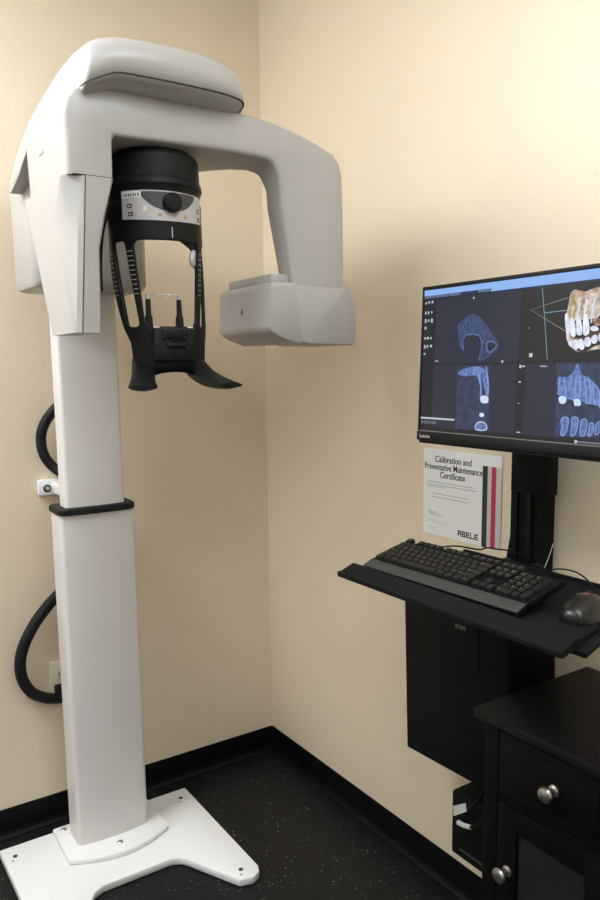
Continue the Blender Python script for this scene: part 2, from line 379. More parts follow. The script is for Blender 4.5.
for z in rows + low + [('b', .33), ('b', .66), ('b', 1.)]:
    iszb = isinstance(z, tuple); z0 = low[-1] if iszb else z
    b = bounds(z0 if not iszb else low[-1]-.02*z[1]); row = []
    for a, c in zip(b, b[1:]):
        st = []
        for k in range(NB+1):
            ph = a+(c-a)*k/NB; zz_ = z0 if not iszb else z0+(zb(ph)-z0)*z[1]
            st.append((ph, zz_))
        row.append(st)
    cur = []
    for st in row: cur.append([bm.verts.new(fp(p, q_, RF+.0008)) for p, q_ in st])
    if prev:
        for si_, (A, C) in enumerate(zip(prev[1], cur)):
            hole = si_ in (1, 3, 5) and (not iszb) and z0 < ZT-1e-6 and z0 >= ZB-1e-6
            if hole: continue
            for k in range(NB): bm.faces.new((A[k], A[k+1], C[k+1], C[k]))
    prev = (z, cur)
bmesh.ops.remove_doubles(bm, verts=bm.verts[:], dist=.00005)
fr = shell.build('frame_shell', M['black'], head, 40)
sol = fr.modifiers.new('thick', 'SOLIDIFY'); sol.thickness = .009; sol.offset = -1
# recompute outward direction of the solidify
def curved(name, pts, r, material, parent, n=16):
    """patch on the frame: pts = closed list of (phi, z) as columns [(phi, zlo, zhi)]"""
    mb = MB(); A = [mb.bm.verts.new(fp(p, a, r)) for p, a, b in pts]; B_ = [mb.bm.verts.new(fp(p, b, r)) for p, a, b in pts]
    A2 = [mb.bm.verts.new(fp(p, a, r-.0012)) for p, a, b in pts]; B2 = [mb.bm.verts.new(fp(p, b, r-.0012)) for p, a, b in pts]
    for k in range(len(pts)-1):
        mb.bm.faces.new((A[k], A[k+1], B_[k+1], B_[k])); mb.bm.faces.new((A2[k+1], A2[k], B2[k], B2[k+1]))
        mb.bm.faces.new((A[k+1], A[k], A2[k], A2[k+1])); mb.bm.faces.new((B_[k], B_[k+1], B2[k+1], B2[k]))
    mb.bm.faces.new((A[0], B_[0], B2[0], A2[0])); mb.bm.faces.new((B_[-1], A[-1], A2[-1], B2[-1]))
    return mb.build(name, material, parent, 40)
ph = [-57+k*3.75 for k in range(31)]
lo = lambda p: 1.934+.005*(abs(p)/57)**2
curved('control_panel', [(p, lo(p), 2.001 - .002*(p+57)/113) for p in ph], RF+.0022, M['label'], head)
ph2 = [-34+k*3 for k in range(25)]
curved('display_arc', [(p, 1.956+.036*min(1, (abs(p-3)/36))**2.5, 1.9975) for p in ph2], RF+.0030, M['label_dark'], head)
curved('sticker', [(-55+k*3, 1.9835, 1.9985) for k in range(9)], RF+.0034, M['label_pale'], head)
for k in range(7): curved('sticker_print', [(-52.5+k*2.9, 1.988, 1.9935), (-51-.4*(k % 2)+k*2.9, 1.988, 1.9935)], RF+.0040, M['ink'], head)
for p, z0 in ((-46, 1.967), (-45, 1.949), (47, 1.966), (48, 1.947)):
    curved('button', [(p-3, z0-.0045, z0+.0045), (p+3, z0-.0045, z0+.0045)], RF+.0034, M['label_dark'], head)
    curved('button_arrow', [(p-1.4, z0-.002, z0-.001), (p, z0-.002, z0+.002), (p+1.4, z0-.002, z0-.001)], RF+.0042, M['label_pale'], head)
curved('indicator', [(-29, 1.954, 1.966), (-25.5, 1.954, 1.966)], RF+.0036, M['label_pale'], head)
curved('amber_mark', [(-13, 1.945, 1.950), (-8, 1.945, 1.950)], RF+.0036, M['amber'], head)
curved('amber_mark', [(20, 1.943, 1.950), (24, 1.943, 1.950)], RF+.0036, M['amber'], head)
curved('centre_mark', [(3, 1.897, 1.921), (4, 1.897, 1.921)], RF+.0022, M['tick'], head)
kc = fp(4, 1.974, RF); kd = (fp(4, 1.974, RF)-ctr(1.974)).normalized()
MB().lathe(kc, [(0, 0), (.022, 0), (.022, .010), (.0205, .018), (.018, .020), (0, .020)], 28, kd).build('knob', M['black'], head)
# scale marks on the frame rails
def ticks(a_, b_, n, z0, z1):
    mb = MB()
    for k in range(n):
        z = z0+(z1-z0)*k/(n-1); b = bounds(z); A, C = b[a_]*1.0, b[b_]*1.0
        A, C = (A+1, C-1) if A < C else (A-1, C+1)
        q = [fp(A+(C-A)*j/3, z+dz, RF+.0015) for dz in (-.0007, .0007) for j in range(4)]
        v = [mb.bm.verts.new(p) for p in q]
        for j in range(3): mb.bm.faces.new((v[j], v[j+1], v[j+5], v[j+4]))
    return mb.build('scale_marks', M['tick'], fr)
ticks(0, 1, 10, 1.868, 1.772); ticks(2, 3, 10, 1.868, 1.772); ticks(4, 5, 9, 1.868, 1.772)
# chin rest with bite posts
def fl_(lx, ly, z): # local frame coordinates: lx to the right, ly forwards
    c = Vector((.763, 1.760, z)); return Vector((c.x + lx*math.cos(AL) - ly*math.sin(AL), c.y - lx*math.sin(AL) - ly*math.cos(AL), z))
def fbox(mb, x0, x1, y0, y1, z0, z1, r=0.):
    R = Matrix.Translation((.763, 1.760, 0)) @ Matrix.Rotation(-AL, 4, 'Z') @ Matrix.Scale(-1, 4, (0, 1, 0))
    return mb.box(x0, x1, y0, y1, z0, z1, r, 2, R)
chin = fbox(MB(), -.050, .048, .06, .1185, 1.617, 1.694, .006).build('chin_rest', M['black_soft'], head)
g = MB(); fbox(g, -.030, .031, .10, .1215, 1.668, 1.690, .003); fbox(g, -.022, .025, .10, .124, 1.648, 1.658, .003)
for x in (-.026, -.006, .006, .022): fbox(g, x-.004, x+.004, .10, .1235, 1.664, 1.682+(.006 if abs(x) < .01 else 0), .002)
fbox(g, -.004, .004, .10, .123, 1.628, 1.642, .002); g.build('chin_clamp', M['black'], chin)
for sx in (-1, 1):
    c = MB(); fbox(c, sx*.040-.006, sx*.040+.006, .08, .112, 1.688, 1.697, .002); c.build('clip', M['label_pale'], chin)
    x = sx*.0385+.0065
    post = MB().lathe(fl_(x, .012, 0), [(0, 1.685), (.0105, 1.685), (.0095, 1.722), (.0068, 1.730), (.0060, 1.768), (.0, 1.770)], 18).build('bite_post', M['black_soft'], head)
    MB().lathe(fl_(x, .012, 0), [(0, 1.766), (.0065, 1.766), (.0065, 1.778), (0, 1.780)], 16).build('post_tip', M['grey_pl'], post)
bar = MB(); fbox(bar, -.06, .06, -.005, .03, 1.680, 1.692, .003); bar.build('bite_bar', M['black_soft'], head)
MB().tube([fl_(-.032, .012, 1.774), fl_(-.02, .03, 1.777), fl_(0, .036, 1.775), fl_(.02, .03, 1.777), fl_(.045, .012, 1.774)], .0013, 8).build('bite_wire', M['wire'], head)
MB().tube([fl_(-.018, .03, 1.777), fl_(0, .05, 1.768), fl_(.018, .03, 1.777)], .0010, 8).build('bite_wire', M['wire'], head)
pc = fp(48, 1.858, RF-.012)
tp = MB().lathe(pc, [(0, -.006), (.019, -.006), (.022, 0), (.019, .006), (0, .006)], 24, fp(48, 1.858, 1)-ctr(1.858)); tp.build('temple_pad', M['grey_pl'], head)
# grip wings
def wing(s):
    path = [((s*.060, .060), 1.612, .030, .036), ((s*.069, .080), 1.594, .027, .030), ((s*.078, .110), 1.578, .027, .022), ((s*.089, .145), 1.568, .029, .016), ((s*.098, .180), 1.562, .032, .011), ((s*.103, .200), 1.5605, .032, .006)]
    secs = []
    for i, ((lx, ly), z, w, h) in enumerate(path):
        (ax, ay) = path[max(0, i-1)][0]; (bx, by) = path[min(len(path)-1, i+1)][0]
        d = Vector((bx-ax, by-ay)).normalized(); nx = Vector((d.y, -d.x))
        secs.append([fl_(lx+nx.x*w*math.cos(2*PI*k/18), ly+nx.y*w*math.cos(2*PI*k/18), z+h*math.sin(2*PI*k/18)) for k in range(18)])
    return MB().loft(secs).build('grip_handle', M['black'], head, 50)
wing(-1); wing(1)
MB().tube([(.685, 1.80, 1.99), (.662, 1.80, 1.975), (.645, 1.80, 1.945), (.635, 1.80, 1.90), (.633, 1.81, 1.84), (.64, 1.83, 1.79)], .008, 10).build('support_cable', M['black_soft'], head)

# hoses
MB().tube([(.81, 2.475, 1.52), (.745, 2.52, 1.500), (.692, 2.545, 1.445), (.668, 2.552, 1.385), (.675, 2.55, 1.32), (.71, 2.53, 1.27), (.76, 2.47, 1.24)], .0165, 14, 14, .05).build('cable_hose', M['hose'], mc)
h2 = MB().tube([(.735, 2.475, .905), (.705, 2.525, .862), (.66, 2.55, .812), (.605, 2.555, .745), (.563, 2.555, .665), (.555, 2.555, .585), (.585, 2.56, .515), (.640, 2.57, .474), (.69, 2.572, .462), (.70, 2.572, .462)], .0185, 14, 14, .05).build('power_hose', M['hose'])
recenter(h2, (.60, 2.555, .6)); tag(h2, 'thick black ribbed hose looping down from the white column to the wall outlet', 'hose')
# ------------------------------------------------------------------ wall outlet
ol = thing('wall_outlet', 'ivory electrical outlet on the wall behind the white column', 'outlet', (.70, 2.594, .525))
pl = MB().box(.660, .738, 2.5865, 2.5945, .455, .590, .002).build('cover_plate', M['ivory'], ol)
for z in (.545, .497):
    MB().box(.682, .716, 2.5845, 2.588, z-.016, z+.016, .004).build('socket', M['ivory'], ol)
    s_ = MB(); s_.box(.688, .691, 2.5838, 2.586, z-.006, z+.008); s_.box(.706, .709, 2.5838, 2.586, z-.006, z+.008); s_.build('slot', M['slot'], ol)
ap = MB().box(.668, .712, 2.555, 2.5845, .478, .512, .006).build('power_plug', M['black_soft'])
recenter(ap, (.69, 2.57, .495)); tag(ap, 'black power plug in the lower socket of the ivory outlet', 'plug')

# ------------------------------------------------------------------ wall workstation
wm = thing('workstation_mount', 'black wall track with bracket and keyboard tray below the monitor', 'wall mount', (XW, 1.245, 1.1))
tr = MB().box(1.49, XW-.0005, 1.204, 1.285, .985, 1.74, .004).box(1.484, 1.492, 1.258, 1.262, .985, 1.74).build('wall_track', M['track'], wm)
MB().box(1.4785, 1.4905, 1.214, 1.226, 1.0, 1.72, .002).build('cable_channel', M['black_soft'], tr)
sl = MB().box(1.462, 1.50, 1.150, 1.262, 1.288, 1.66, .004).build('slider_block', M['track'], wm)
MB().prism([(1.45, 1.215), (1.45, 1.285), (1.27, 1.10), (1.27, 1.00)], 'z', 1.55, 1.64, .006).build('monitor_arm', M['track'], wm)
MB().box(1.258, 1.274, 1.00, 1.11, 1.545, 1.645, .004).build('vesa_plate', M['track'], wm)
MB().prism([(1.03, 1.402), (1.044, 1.402), (1.076, 1.388), (1.092, 1.362), (1.41, 1.362), (1.41, .872), (1.13, .800), (1.03, .768)], 'z', 1.110, 1.1235, .003).build('keyboard_tray', M['tray'], wm)
MB().prism([(1.029, 1.1175), (1.029, 1.1215), (1.072, 1.1375), (1.078, 1.1365), (1.0825, 1.123), (1.0825, 1.1175)], 'y', .772, 1.395).build('wrist_ramp', M['tray'], wm)
MB().prism([(1.090, .766), (1.090, 1.0), (1.40, 1.0), (1.40, .862)], 'z', 1.098, 1.1095, .003).build('mouse_platform', M['tray'], wm)
MB().box(1.40, 1.412, .875, 1.36, 1.11, 1.130, .003).build('rear_lip', M['tray'], wm)
MB().box(1.39, 1.495, 1.20, 1.29, 1.04, 1.112, .005).build('tray_bracket', M['track'], wm)

# computer tower hung on the wall
ct = thing('computer_tower', 'black computer tower hung flat on the wall under the keyboard tray', 'computer', (XW, 1.38, .74))
ct.location.y -= .008; ct.location.z -= .004; ct.rotation_euler = (math.radians(-2), 0, 0)
bod = MB().box(1.39, XW-.0005, 1.192, 1.568, .519, .975, .003).build('case', M['tower'], ct)
pan = MB().box(1.3875, 1.391, 1.195, 1.566, .522, .972, .001).build('side_panel', M['tower'], bod)
MB().box(1.3866, 1.3885, 1.285, 1.2885, .83, .955).build('panel_slot', M['slot'], bod)
RX = Matrix(((0, 0, 1, 0), (-1, 0, 0, 0), (0, -1, 0, 0), (0, 0, 0, 1)))     # not used for text
def wall_text(x, y, z):      # text lying in a plane that faces -X, reading towards -Y
    return Matrix.Translation((x, y, z)) @ Matrix(((0, 0, -1, 0), (-1, 0, 0, 0), (0, 1, 0, 0), (0, 0, 0, 1)))
text_bm('XTEN', .0145, wall_text(1.3868, 1.352, .925), bold=.0003).build('printed_mark', M['logo'], bod)

# monitor (slightly tilted back)
TILT = math.atan2(.012, .34)
XS, YS, ZS = 1.2215, 1.317, 1.766        # top-left corner of the picture area
mo = thing('monitor', 'wide black flat monitor showing dental x-ray scans', 'monitor', (1.215, 1.0, 1.6))
def MT(x, y, z):     # tilt: x moves towards the viewer further down
    return (x - (ZS-z)*math.sin(TILT), y, z)
def mon(mb): 
    for v in mb.bm.verts: v.co = Vector(MT(*v.co))
    return mb
W, Hh = .604, .316
YR = YS-W
hs = mon(MB().box(1.2225, 1.246, YR-.004, YS+.005, ZS-.345, ZS+.010, .003)).build('housing', M['black_soft'], mo)
mon(MB().box(1.240, 1.262, YR+.12, YS-.12, ZS-.28, ZS-.06, .01)).build('rear_cover', M['black_soft'], mo)
bz = MB(); bz.box(1.2195, 1.224, YR-.005, YS+.006, ZS+.002, ZS+.0105, .001); bz.box(1.2195, 1.224, YS+.000, YS+.006, ZS-.336, ZS+.0105, .001)
bz.box(1.2195, 1.224, YR-.005, YR, ZS-.336, ZS+.0105, .001); mon(bz).build('bezel', M['black_soft'], mo)
ch = mon(MB().box(1.2165, 1.226, YR-.005, YS+.006, ZS-.3375, ZS-.3145, .002)).build('chin_bar', M['black_soft'], mo)
mon(MB().box(1.2160, 1.2172, YR-.003, YS+.004, ZS-.3165, ZS-.3145)).build('trim_line', M['logo'], ch)
lg = text_bm('Lenovo', .0115, wall_text(1.2162, YS-.004, ZS-.331), 'LEFT', bold=.0002); mon(lg); lg.build('printed_mark', M['inkgrey'], ch)
scr = mon(MB().box(1.2215, 1.2235, YR, YS, ZS-Hh, ZS+.003)).build('screen', SM['bg'], mo)

LAY = [0]
def uvp(u, v, lay): 
    return Vector(MT(XS-.0004-.00012*lay, YS-u, ZS-v))
def fix(p): return (p[0]+.014*p[1]/.32, p[1])
def chaikin(P_, n=2):
    for _ in range(n):
        Q = []
        for i in range(len(P_)):
            a, b = Vector(P_[i]), Vector(P_[(i+1) % len(P_)]); Q += [tuple(a.lerp(b, .25)), tuple(a.lerp(b, .75))]
        P_ = Q
    return P_
def pic(name, pts, m, lay=1, raw=False):
    mb = MB(); bm = mb.bm
    q = [p if raw else fix(p) for p in pts]
    f = bm.faces.new([bm.verts.new(uvp(u, v, lay)) for u, v in q])
    bmesh.ops.triangulate(bm, faces=[f]); return mb.build(name, SM[m], scr)
def stroke_into(mb, pts, w, lay, raw=False):
    q = [Vector(p if raw else fix(p)) for p in pts]; L, R = [], []
    for i, p in enumerate(q):
        d = (q[min(i+1, len(q)-1)]-q[max(i-1, 0)]); d = d.normalized() if d.length > 0 else Vector((1, 0)); n = Vector((-d.y, d.x))*w/2
        L.append(mb.bm.verts.new(uvp(*(p+n), lay))); R.append(mb.bm.verts.new(uvp(*(p-n), lay)))
    for i in range(len(q)-1): mb.bm.faces.new((L[i], L[i+1], R[i+1], R[i]))
def strokes(name, lists, w, m, lay=3):
    mb = MB()
    for l in lists: stroke_into(mb, l, w, lay)
    return mb.build(name, SM[m], scr)
def quads(name, qs, m, lay, raw=False):
    mb = MB()
    for u0, v0, u1, v1 in qs: mb.bm.faces.new([mb.bm.verts.new(uvp(*(fix(p) if not raw else p), lay)) for p in ((u0, v0), (u1, v0), (u1, v1), (u0, v1))])
    return mb.build(name, SM[m], scr)
def each(name, qs, m, lay, raw=False):
    for q_ in qs: quads(name, [q_], m, lay, raw)
D = {
'bar': [(0.0016, -0.0096), (0.4537, -0.0069), (0.4552, 0.0222), (0.0019, 0.0097)] ,
'tabs': [(0.0052, 0.0092), (0.219, 0.0144), (0.2192, 0.021), (0.0053, 0.0166)] ,
'tools': [(-0.0013, 0.0183), (0.0399, 0.0186), (0.0368, 0.1507), (-0.0038, 0.15)] ,
'paneUL': [(0.0452, 0.0205), (0.2955, 0.0174), (0.2884, 0.1634), (0.0403, 0.1619)] ,
'paneLL': [(0.0382, 0.1657), (0.2869, 0.1667), (0.2834, 0.3065), (0.034, 0.3021)] ,
'paneLR': [(0.3132, 0.167), (0.4622, 0.1667), (0.4689, 0.3052), (0.3143, 0.3051)] ,
'paneUR': [(0.2995, 0.0178), (0.4547, 0.0135), (0.4621, 0.1637), (0.305, 0.1636)] ,
'arch': [(0.1051, 0.0857), (0.1071, 0.0799), (0.1275, 0.0694), (0.1485, 0.058), (0.167, 0.0679), (0.188, 0.0861), (0.2011, 0.1036), (0.2215, 0.123), (0.2169, 0.1341), (0.2022, 0.1413), (0.1924, 0.1505), (0.171, 0.1571), (0.1669, 0.1578), (0.1742, 0.1425), (0.1751, 0.1158), (0.168, 0.1041), (0.1496, 0.1002), (0.1283, 0.0993), (0.1204, 0.1099), (0.1208, 0.1256), (0.126, 0.1395), (0.1126, 0.1254), (0.1094, 0.1056)] ,
'archin': [(0.121, 0.1335), (0.1194, 0.1138), (0.1283, 0.1024), (0.1497, 0.1018), (0.168, 0.1048), (0.1762, 0.1197), (0.1741, 0.1387), (0.1669, 0.157)] ,
'sinus': [(0.1947, 0.143), (0.1877, 0.1276), (0.1915, 0.1183), (0.204, 0.1187), (0.2157, 0.1247), (0.2144, 0.1322), (0.2022, 0.1394)] ,
'LLstrip': [(0.105, 0.1685), (0.1993, 0.1679), (0.1977, 0.3036), (0.1009, 0.3058)] ,
'LLbone': [(0.1073, 0.1808), (0.1349, 0.1716), (0.1901, 0.1685), (0.1957, 0.2333), (0.1707, 0.2445), (0.1745, 0.2126), (0.1595, 0.1859), (0.1354, 0.1916), (0.1075, 0.1881)] ,
'LLroot': [(0.162, 0.1704), (0.1745, 0.2126), (0.1731, 0.2303)] ,
'LLroot2': [(0.1883, 0.1706), (0.1949, 0.2054), (0.1938, 0.2319)] ,
'LLcrown': [(0.1712, 0.2303), (0.1957, 0.2312), (0.196, 0.2438), (0.1905, 0.2475), (0.1736, 0.2466)] ,
'LLdot': [(0.1703, 0.2673), (0.1836, 0.2668), (0.1848, 0.2752), (0.1715, 0.2766)] ,
'LLlow': [(0.1559, 0.3047), (0.1623, 0.2899), (0.1765, 0.2849), (0.1908, 0.2898), (0.194, 0.3038)] ,
'LRimg': [(0.3644, 0.164), (0.4621, 0.1652), (0.4686, 0.2992), (0.3652, 0.3046)] ,
'LRup': [(0.3674, 0.1893), (0.3902, 0.1924), (0.4027, 0.1831), (0.4093, 0.1661), (0.4148, 0.1677), (0.4193, 0.1877), (0.4319, 0.1892), (0.4645, 0.2146), (0.4661, 0.2477), (0.459, 0.2434), (0.4467, 0.2408), (0.4307, 0.2404), (0.4195, 0.2324), (0.3939, 0.2347), (0.3689, 0.2274)] ,
'LRt1': [(0.3709, 0.2273), (0.3879, 0.2263), (0.3896, 0.2395), (0.3772, 0.2431), (0.3713, 0.2369)] ,
'LRt2': [(0.403, 0.2319), (0.4195, 0.2308), (0.4215, 0.2432), (0.4146, 0.2449), (0.4036, 0.2438), (0.4051, 0.2375)] ,
'LRroots': [(0.3752, 0.194), (0.3829, 0.2239)] ,
'LRr1': [(0.3712, 0.1909), (0.3708, 0.2258)] ,
'LRr2': [(0.3827, 0.1924), (0.3878, 0.2254)] ,
'LRr3': [(0.4086, 0.1908), (0.4085, 0.2296)] ,
'LRr4': [(0.4176, 0.1892), (0.4176, 0.2293)] ,
'LRr5': [(0.4266, 0.1907), (0.4313, 0.2152), (0.4318, 0.2397), (0.4414, 0.24), (0.4418, 0.2119), (0.4338, 0.1907)] ,
'LRr6': [(0.445, 0.2058), (0.4477, 0.2398), (0.4573, 0.2426), (0.4597, 0.2207), (0.4503, 0.2058)] ,
'LRr7': [(0.4611, 0.2146), (0.4609, 0.2464), (0.4662, 0.2492)] ,
'LRlow': [(0.3656, 0.2868), (0.3764, 0.2686), (0.3952, 0.2645), (0.4063, 0.2631), (0.432, 0.2675), (0.4535, 0.2726), (0.4672, 0.2688), (0.4686, 0.2985), (0.3663, 0.3039)] ,
'LRl1': [(0.3759, 0.3023), (0.381, 0.2859), (0.3765, 0.2702), (0.3858, 0.2659), (0.3953, 0.2677), (0.3941, 0.282), (0.3873, 0.3015)] ,
'LRl2': [(0.3986, 0.3008), (0.4017, 0.2848), (0.4009, 0.2674), (0.41, 0.2639), (0.4176, 0.2698), (0.413, 0.2904), (0.4079, 0.3008)] ,
'LRl3': [(0.4189, 0.2994), (0.4211, 0.2836), (0.4213, 0.2711), (0.4283, 0.2671), (0.4357, 0.2704), (0.433, 0.2892), (0.4298, 0.2993)] ,
'LRl4': [(0.4352, 0.299), (0.44, 0.2856), (0.4395, 0.2749), (0.4482, 0.2735), (0.4497, 0.282), (0.4441, 0.2984)] ,
'LRl5': [(0.451, 0.2942), (0.4536, 0.2756), (0.4603, 0.2698), (0.4657, 0.2735), (0.4639, 0.2873), (0.4563, 0.2954)] ,
'logo': [(0.4303, 0.3096), (0.4375, 0.3091), (0.4377, 0.3137), (0.4305, 0.3143)] ,
'thead': [(0.3808, 0.0819), (0.387, 0.066), (0.391, 0.0452), (0.3944, 0.0342), (0.4049, 0.0303), (0.4128, 0.0358), (0.426, 0.0369), (0.4388, 0.0333), (0.4497, 0.0304), (0.456, 0.038), (0.4584, 0.0865), (0.4358, 0.0868), (0.4189, 0.0874), (0.3831, 0.0886)] ,
'tjawlow': [(0.3831, 0.0886), (0.3909, 0.1103), (0.3905, 0.1234), (0.3979, 0.1351), (0.41, 0.1437), (0.4255, 0.1473), (0.4401, 0.138), (0.4606, 0.1322), (0.461, 0.1402), (0.431, 0.1442), (0.4245, 0.1464), (0.4081, 0.1444), (0.395, 0.1351), (0.3876, 0.125)] ,
'tgap': [(0.4184, 0.118), (0.437, 0.1123), (0.4404, 0.1061), (0.4592, 0.1023), (0.4597, 0.1133), (0.4393, 0.122), (0.4263, 0.1247), (0.4013, 0.1238)] ,
'u1': [(0.3819, 0.0836), (0.3889, 0.0857), (0.3916, 0.1038), (0.3902, 0.1152), (0.3847, 0.1035)] ,
'u2': [(0.3932, 0.0941), (0.4008, 0.0912), (0.4056, 0.1109), (0.401, 0.1156), (0.3939, 0.1104)] ,
'u3': [(0.4096, 0.0917), (0.4153, 0.092), (0.4199, 0.11), (0.4144, 0.1129), (0.4075, 0.1094)] ,
'u4': [(0.4237, 0.0877), (0.4303, 0.088), (0.4349, 0.1074), (0.4295, 0.1128), (0.4219, 0.1116)] ,
'u5': [(0.4384, 0.1012), (0.4475, 0.1001), (0.4534, 0.1067), (0.4443, 0.1086), (0.4386, 0.106)] ,
'l1': [(0.3907, 0.1267), (0.3985, 0.1253), (0.3999, 0.1368), (0.3939, 0.1334)] ,
'l2': [(0.3995, 0.127), (0.4072, 0.124), (0.4112, 0.1274), (0.4113, 0.1388), (0.4039, 0.1386)] ,
'l3': [(0.4121, 0.1258), (0.4205, 0.1229), (0.4249, 0.1343), (0.4214, 0.1407), (0.4135, 0.1372)] ,
'l4': [(0.4253, 0.1231), (0.4336, 0.1194), (0.4386, 0.1267), (0.4362, 0.1347), (0.4277, 0.1344)] ,
'l5': [(0.4402, 0.1204), (0.4483, 0.116), (0.4523, 0.1225), (0.449, 0.1303), (0.4415, 0.1292)] ,
'l6': [(0.4538, 0.1162), (0.4597, 0.1133), (0.4604, 0.1275), (0.4552, 0.1257)] ,
'pal': [(0.4396, 0.0886), (0.4505, 0.0861), (0.4585, 0.0881), (0.4591, 0.1007), (0.4438, 0.0983)] ,
'ln1': [(0.3886, 0.0446), (0.3012, 0.0613), (0.3846, 0.1068)] ,
'ln2': [(0.3284, 0.0217), (0.3341, 0.0711), (0.3432, 0.1582)] ,
'ln3': [(0.335, 0.0693), (0.3851, 0.0678)] ,
'letters': [(0.3043, 0.1447), (0.3189, 0.1451), (0.3192, 0.1528), (0.3045, 0.1526)] ,
'taskbar': [(-0.0084, 0.3068), (0.106, 0.3055), (0.1061, 0.3077), (-0.0083, 0.3092)] ,
}
quads('title_bar', [(0, -.002, W, .0105)], 'bar', 1, True)
quads('title_bar', [(.20, .010, W, .0165)], 'bar', 1, True)
each('menu_tab', [(.001, .0105, .036, .0165), (.038, .0105, .075, .0165), (.077, .0105, .113, .0165), (.163, .0105, .20, .0165)], 'tab', 2, True)
each('menu_tab', [(.115, .0105, .161, .0175), (.20, .0165, W, .0195)], 'dkbar', 2, True)
quads('tool_column', [(0, .0195, .036, .149)], 'pane2', 1, True)
quads('scan_pane', [(.039, .0205, .279, .1625)], 'pane', 1, True)
quads('scan_pane', [(.039, .1655, .279, .306)], 'pane', 1, True)
quads('scan_pane', [(.281, .0205, .297, .306)], 'pane2', 1, True)
quads('render_pane', [(.2985, .0205, W, .1625)], 'pane2', 1, True)
quads('scan_pane', [(.2985, .1655, W, .306)], 'pane', 1, True)
ic = []; 
for (a, b) in ((.004, .024), (.013, .023), (.024, .022), (.004, .045), (.013, .045), (.023, .045), (.004, .062), (.014, .063), (.024, .062), (.004, .079), (.004, .103), (.013, .102), (.024, .103), (.004, .120), (.013, .120), (.024, .120), (.004, .138)):
    ic.append((a, b, a+.004+.003*random.random(), b+.004+.005*random.random()))
each('tool_icon', ic, 'icon', 2, True)
each('tool_icon', [(.002, .284, .11, .288)], 'icon', 3, True)
each('tool_icon', [(.004+k*.0085, .292, .010+k*.0085, .299) for k in range(6)], 'icon2', 3, True)
each('pane_mark', [(.150, .024, .154, .028), (.236, .158, .241, .163), (.283, .168, .289, .174), (.291, .169, .297, .172), (.283, .200, .289, .203), (.283, .2435, .288, .245), (.284, .301, .294, .303), (.042, .156, .052, .158), (.306, .145, .314, .153), (.30, .095, .302, .097), (.335, .170, .35, .172)], 'icon', 3, True)
each('pane_mark', [(.43, .309, .50, .313)], 'icon2', 3, True); each('pane_mark', [(.422, .308, .428, .314)], 'icon', 3, True)
# upper-left slice: horseshoe of the jaw
for k in ('arch', 'sinus', 'LLbone', 'LRup', 'LRlow', 'LLlow', 'LRl1', 'LRl2', 'LRl3', 'LRl4', 'LRl5', 'LLcrown', 'LRt1', 'LRt2', 'tgap', 'pal', 'LLdot'): D[k] = chaikin(D[k], 2)
pic('scan_image', D['arch'], 'xsoft', 2); strokes('scan_outline', [D['arch']+D['arch'][:1]], .0022, 'xfaint', 4)
strokes('scan_outline', [D['archin'], D['sinus']+D['sinus'][:1]], .0026, 'xmid', 4); pic('scan_image', D['sinus'], 'xdark', 3)
rad = []
for k in range(11):
    t = k/10; i = t*6; a = Vector(D['archin'][1]).lerp(Vector(D['archin'][6]), t) if False else None
for (a, b) in (((.108, .082), (.122, .108)), ((.118, .076), (.128, .101)), ((.129, .071), (.136, .100)), ((.139, .066), (.144, .099)), ((.150, .061), (.151, .099)), ((.160, .066), (.160, .100)), ((.170, .072), (.169, .103)), ((.180, .082), (.176, .112)), ((.189, .090), (.181, .122)), ((.197, .103), (.186, .128))): rad.append([a, b])
strokes('scan_teeth', rad, .0030, 'xfaint', 3)
# lower-left slice
pic('scan_image', D['LLstrip'], 'xdim', 2); pic('scan_image', D['LLbone'], 'xmid', 3)
strokes('scan_outline', [D['LLroot'], D['LLroot2']], .0035, 'xline', 4); pic('scan_crown', D['LLcrown'], 'xbright', 5); pic('scan_crown', D['LLdot'], 'xbright', 5); pic('scan_image', D['LLlow'], 'xmid', 4); strokes('scan_outline', [D['LLlow']], .002, 'xbright', 5)
pic('scan_gap', [(.172, .185), (.178, .20), (.186, .225), (.188, .246), (.180, .246), (.178, .215)], 'xdark', 4)
# lower-right slice: rows of teeth
pic('scan_image', D['LRimg'], 'xdim', 2); pic('scan_image', D['LRup'], 'xmid', 3); pic('scan_image', D['LRlow'], 'xsoft', 3)
strokes('scan_outline', [D[k] for k in ('LRr1', 'LRr2', 'LRr3', 'LRr4', 'LRr5', 'LRr6', 'LRr7')], .0028, 'xline', 4)
for k in ('LRl1', 'LRl2', 'LRl3', 'LRl4', 'LRl5'): pic('scan_teeth', D[k], 'xmid', 4)
strokes('scan_outline', [D[k]+D[k][:1] for k in ('LRl1', 'LRl2', 'LRl3', 'LRl4', 'LRl5')], .0022, 'xline', 5)
pic('scan_crown', D['LRt1'], 'xbright', 5); pic('scan_crown', D['LRt2'], 'xbright', 5)
pic('scan_gap', [(.398, .238), (.405, .236), (.407, .247), (.400, .249)], 'xdark', 6)
